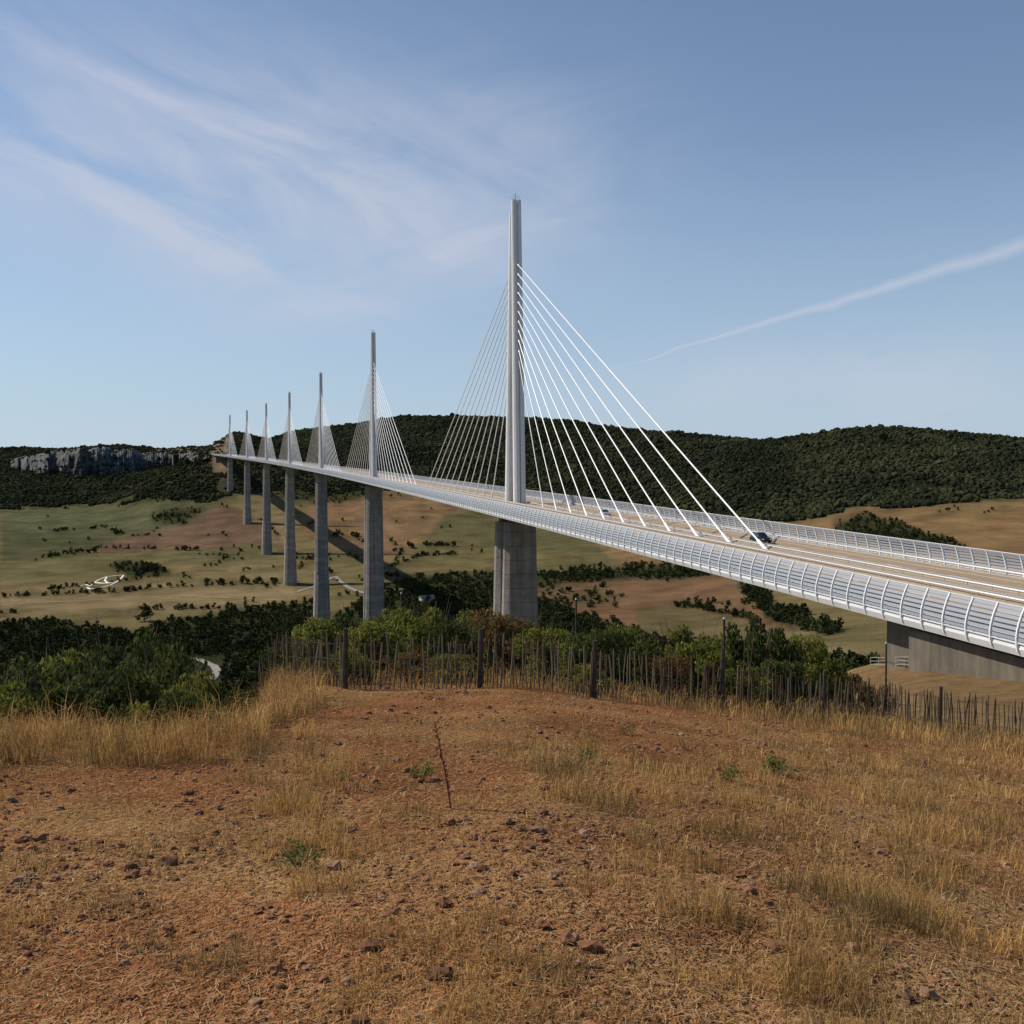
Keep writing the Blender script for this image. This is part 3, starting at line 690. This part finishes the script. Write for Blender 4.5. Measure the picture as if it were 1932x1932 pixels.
pat=np.zeros(len(px),bool)
for p in GR[2:]: pat|=inpoly(px+fbm(X/.7,Y/.7,2,73)*110,py+fbm(X/.5,Y/.5,2,74)*40,p)
nz=fbm(X/.45,Y/.45,3,61)
pr=np.where(tall,np.clip(.7+nz*1.0,.15,1),np.where(right,np.clip(.32+nz*1.5,.05,.9),np.where(pat,np.clip(.26+nz*1.6,0,.9),np.clip(nz*1.5-.22,0.02,.6))))
k=R.random(len(px))<pr
tl=np.exp(R.normal(math.log(.38),.40,len(px)))
hgt=np.where(tall,np.clip(tl,.10,.85),np.where(right,R.uniform(.05,.30,len(px)),np.where(pat,R.uniform(.05,.32,len(px)),R.uniform(.02,.14,len(px)))))*(.75+.8*nz)
wd=np.clip(.0012+.00024*Y,.0015,.006)*R.uniform(.5,1.3,len(px))
blades(px[k],Y[k],hgt[k],wd[k],R.uniform(.1,.9,k.sum()),'dry_grass',M['grass'],'dry golden grass growing over the hilltop in front of the fence','grass')
px,Y,X,py=sample(22000,23,44)
blades(px,Y,R.uniform(.15,.55,len(px)),np.full(len(px),.008),R.uniform(.1,.6,len(px)),'rough_grass',M['grass'],'rough dry grass on the slope just beyond the fence','grass')
px,Y,X,py=sample(38000,2.9,24); n=len(px); Z=TM(X,Y)
a=R.uniform(0,6.283,n); ln=R.uniform(.008,.045,n)*(.7+.04*Y); w=R.uniform(.0007,.0015,n)+.00013*Y
d=np.stack([np.cos(a)*ln,np.sin(a)*ln,R.uniform(-.1,.35,n)*ln],1); s_=np.stack([-np.sin(a)*w,np.cos(a)*w,0*w],1); P0=np.stack([X,Y,Z+.006+abs(R.normal(0,.008,n))],1)
V=np.stack([P0-d-s_,P0-d+s_,P0+d+s_,P0+d-s_],1).reshape(-1,3)
tag(link('straw_litter',npmesh('straw_litter',V,np.arange(4*n).reshape(-1,4)),M['straw']),'broken straw lying on the bare reddish soil','straw',kind='stuff')
px,Y,X,py=sample(28000,2.9,24); cn=fbm(((px-966)/F*Y)/.9,Y/.9,2,301); q_=R.random(len(px))<np.clip(.45+cn*1.5,.05,1); px,Y,X=px[q_],Y[q_],X[q_]
n=len(px); Z=TM(X,Y); s=np.exp(R.normal(math.log(.0085),.68,n)); s=np.clip(s*(.7+.035*Y),.003,.055)
iv0,if0=ico(1); cp_=[]
for k_ in range(5): cp_.append((iv0*(1+.22*R.standard_normal((len(iv0),1)))*np.array([1,1,.7]),if0))
V,Fc=scatter(cp_,np.stack([X,Y,Z+s*.2],1),np.stack([s,s],1),R.uniform(0,6.28,n),R.integers(0,5,n))
tag(link('soil_clods',npmesh('soil_clods',V,Fc),M['clod']),'loose reddish clods and stones scattered on the bare soil','soil',kind='stuff')
sx,sy,sz=hit(851,1527,3); st=empty('dead_weed_stem',(sx,sy,sz)); tag(st,'tall dark dried weed stem leaning left on the bare soil','weed')
hs=168/F*sy; tipx=-32/F*sy
MB().tube([(0,0,-.03),(tipx*.35,0,hs*.4),(tipx*.8,.02,hs*.8),(tipx,.02,hs)],[.008,.007,.005,.003],5).build('stalk',simple('dead_stem',(.16,.05,.035),.9),st)
sd=MB()
for k_ in range(40):
    t=.15+.84*k_/40; a=random.random()*6.28; bx0=tipx*t; q=.015+.022*random.random()
    sd.tube([(bx0,.01,hs*t),(bx0+q*math.cos(a),q*math.sin(a),hs*t+.02)],[.003,.006],4)
sd.build('seed_heads',simple('dead_seed',(.17,.06,.04),.9),st)
for i,(wx,wy,w,lb) in enumerate([(795,1475,60,'low green weed tuft left of the dried stem'),(1105,1440,50,'thin green weed in the dry grass right of centre'),(1383,1475,60,'low green weed tuft at the right of the bare soil'),(245,1422,70,'low green weed clump under the tall dry grass at left'),(640,1472,36,'small green sprout on the soil left of centre'),(1465,1460,80,'olive weed clump in the dry grass at right'),(560,1640,90,'green weed patch at the bottom left of the foreground'),(1180,1385,36,'small green sprout near the fence')]):
    p=hit(wx,wy,3); sz_=w/F*p[1]; rg=np.random.default_rng(300+i)
    r=empty('weed',p); tag(r,lb,'weed')
    v,f=leaves(clumpset(rg,9,sz_*.5,sz_*.5,sz_*.2),260,sz_*.055,rng=rg,asp=.35); me=npmesh('leaves',v,f); link('leaves',me,M['weed'],r)
    s2=MB()
    for k_ in range(9): a=rg.random()*6.28; s2.tube([(0,0,-.01),(sz_*.4*math.cos(a),sz_*.4*math.sin(a),sz_*.45)],[.003,.0015],4)
    s2.build('stems',M['bark'],r)
# ------------------------------------------------------------ camera, sun, sky
cam=bpy.data.cameras.new('camera'); co=bpy.data.objects.new('camera',cam); COL.objects.link(co); SC.camera=co
cam.sensor_width=36; cam.sensor_fit='HORIZONTAL'; cam.lens=36*F/1932; cam.clip_start=.1; cam.clip_end=40000
co.location=(0,0,0); co.rotation_euler=(math.pi/2-PIT,0,0)
EL=math.radians(42); AZ=math.radians(-72)
sd_=Vector((math.sin(AZ)*math.cos(EL),math.cos(AZ)*math.cos(EL),math.sin(EL)))
sun=bpy.data.lights.new('sun','SUN'); sun.energy=4.8; sun.angle=math.radians(.5); sun.color=(1,.90,.76)
so=bpy.data.objects.new('sun',sun); COL.objects.link(so); so.rotation_euler=sd_.to_track_quat('Z','Y').to_euler()
w=bpy.data.worlds.new('World'); SC.world=w; w.use_nodes=True; nt=w.node_tree; bg=nt.nodes['Background']
sk=nt.nodes.new('ShaderNodeTexSky'); sk.sky_type='NISHITA'; sk.sun_disc=False; sk.sun_elevation=EL; sk.sun_rotation=AZ; sk.air_density=1.0; sk.dust_density=.3; sk.ozone_density=2.0; sk.altitude=600
tc=nt.nodes.new('ShaderNodeTexCoord'); sp=nt.nodes.new('ShaderNodeSeparateXYZ'); nt.links.new(tc.outputs['Generated'],sp.inputs[0])
x,y,z=sp.outputs
ya=mathn(nt,'MAXIMUM',mathn(nt,'ABSOLUTE',y),.15)
u=mathn(nt,'DIVIDE',x,ya); v=mathn(nt,'DIVIDE',z,ya)
cb=nt.nodes.new('ShaderNodeCombineXYZ'); nt.links.new(u,cb.inputs[0]); nt.links.new(v,cb.inputs[1])
def fib(rot,sx,sy,off_,sc,lo,hi,dist=.6):
    mp=nt.nodes.new('ShaderNodeMapping'); mp.vector_type='TEXTURE'; mp.inputs['Rotation'].default_value=(0,0,math.radians(rot)); mp.inputs['Scale'].default_value=(sx,sy,1); mp.inputs['Location'].default_value=(off_,off_*.7,0); nt.links.new(cb.outputs[0],mp.inputs[0])
    n1=nt.nodes.new('ShaderNodeTexNoise'); n1.inputs['Scale'].default_value=sc; n1.inputs['Detail'].default_value=6; n1.inputs['Roughness'].default_value=.58; n1.inputs['Distortion'].default_value=dist; nt.links.new(mp.outputs[0],n1.inputs[0])
    return ramp(nt,n1.outputs[0],[(lo,(0,0,0)),(hi,(1,1,1))])
fA=fib(-26,.8,.22,3.1,3.2,.34,.70); fB=fib(14,.8,.28,7.7,3.4,.36,.72)
def spot(px_,py_,rx_,ry_,ang):
    mp=nt.nodes.new('ShaderNodeMapping'); mp.vector_type='TEXTURE'; mp.inputs['Location'].default_value=((px_-966)/F,(917-py_)/F,0); mp.inputs['Rotation'].default_value=(0,0,math.radians(ang)); mp.inputs['Scale'].default_value=(rx_/F,ry_/F,1)
    nt.links.new(cb.outputs[0],mp.inputs[0]); g=nt.nodes.new('ShaderNodeVectorMath'); g.operation='DOT_PRODUCT'; nt.links.new(mp.outputs[0],g.inputs[0]); nt.links.new(mp.outputs[0],g.inputs[1])
    return mathn(nt,'POWER',2.718,mathn(nt,'MULTIPLY',g.outputs['Value'],-1.3))
def add(*a):
    r=a[0]
    for q in a[1:]: r=mathn(nt,'ADD',r,q)
    return r
mA=add(mathn(nt,'MULTIPLY',spot(330,425,330,40,-27),.75),mathn(nt,'MULTIPLY',spot(580,420,400,190,0),.95),mathn(nt,'MULTIPLY',spot(230,230,620,230,-6),1.0))
mB=add(mathn(nt,'MULTIPLY',spot(720,520,330,90,14),.75),mathn(nt,'MULTIPLY',spot(970,330,300,190,0),.75),mathn(nt,'MULTIPLY',spot(1480,700,380,75,8),.85),mathn(nt,'MULTIPLY',spot(1740,760,260,80,10),.8))
fA2=mathn(nt,'ADD',mathn(nt,'MULTIPLY',fA,.85),.14); fB2=mathn(nt,'ADD',mathn(nt,'MULTIPLY',fB,.85),.12)
cf=mathn(nt,'MULTIPLY',add(mathn(nt,'MULTIPLY',mA,fA2),mathn(nt,'MULTIPLY',mB,fB2)),.72,True)
cf=mathn(nt,'MINIMUM',cf,.75)
dn=mathn(nt,'ADD',mathn(nt,'ADD',mathn(nt,'MULTIPLY',x,.2906),mathn(nt,'MULTIPLY',y,.0770)),mathn(nt,'MULTIPLY',z,-.9537))
n2=nt.nodes.new('ShaderNodeTexNoise'); n2.inputs['Scale'].default_value=22; n2.inputs['Detail'].default_value=4; nt.links.new(tc.outputs['Generated'],n2.inputs[0])
dn=mathn(nt,'ADD',dn,mathn(nt,'MULTIPLY',mathn(nt,'SUBTRACT',n2.outputs[0],.5),.012))
wd_=mathn(nt,'MAXIMUM',mathn(nt,'MULTIPLY',mathn(nt,'SUBTRACT',x,.065),.024),.0002)
tr=mathn(nt,'SUBTRACT',1.0,mathn(nt,'DIVIDE',mathn(nt,'ABSOLUTE',dn),wd_),True)
tr=mathn(nt,'MULTIPLY',mathn(nt,'MULTIPLY',tr,mathn(nt,'GREATER_THAN',x,.09)),.55)
cf=mathn(nt,'MAXIMUM',cf,mathn(nt,'MULTIPLY',tr,mathn(nt,'GREATER_THAN',y,0.0)))
hzf=ramp(nt,z,[(0,(.85,.85,.85)),(.10,(.60,.60,.60)),(.30,(0.10,.10,.10)),(.6,(0,0,0))])
m0=nt.nodes.new('ShaderNodeMixRGB'); nt.links.new(hzf,m0.inputs[0]); nt.links.new(sk.outputs[0],m0.inputs[1]); m0.inputs[2].default_value=(3.9,5.0,6.4,1)
mx=nt.nodes.new('ShaderNodeMixRGB'); nt.links.new(cf,mx.inputs[0]); nt.links.new(m0.outputs[0],mx.inputs[1]); mx.inputs[2].default_value=(5.3,5.6,6.6,1)
nt.links.new(mx.outputs[0],bg.inputs[0]); bg.inputs[1].default_value=.108
SC.view_settings.view_transform='Standard'; SC.view_settings.look='None'; SC.view_settings.exposure=0
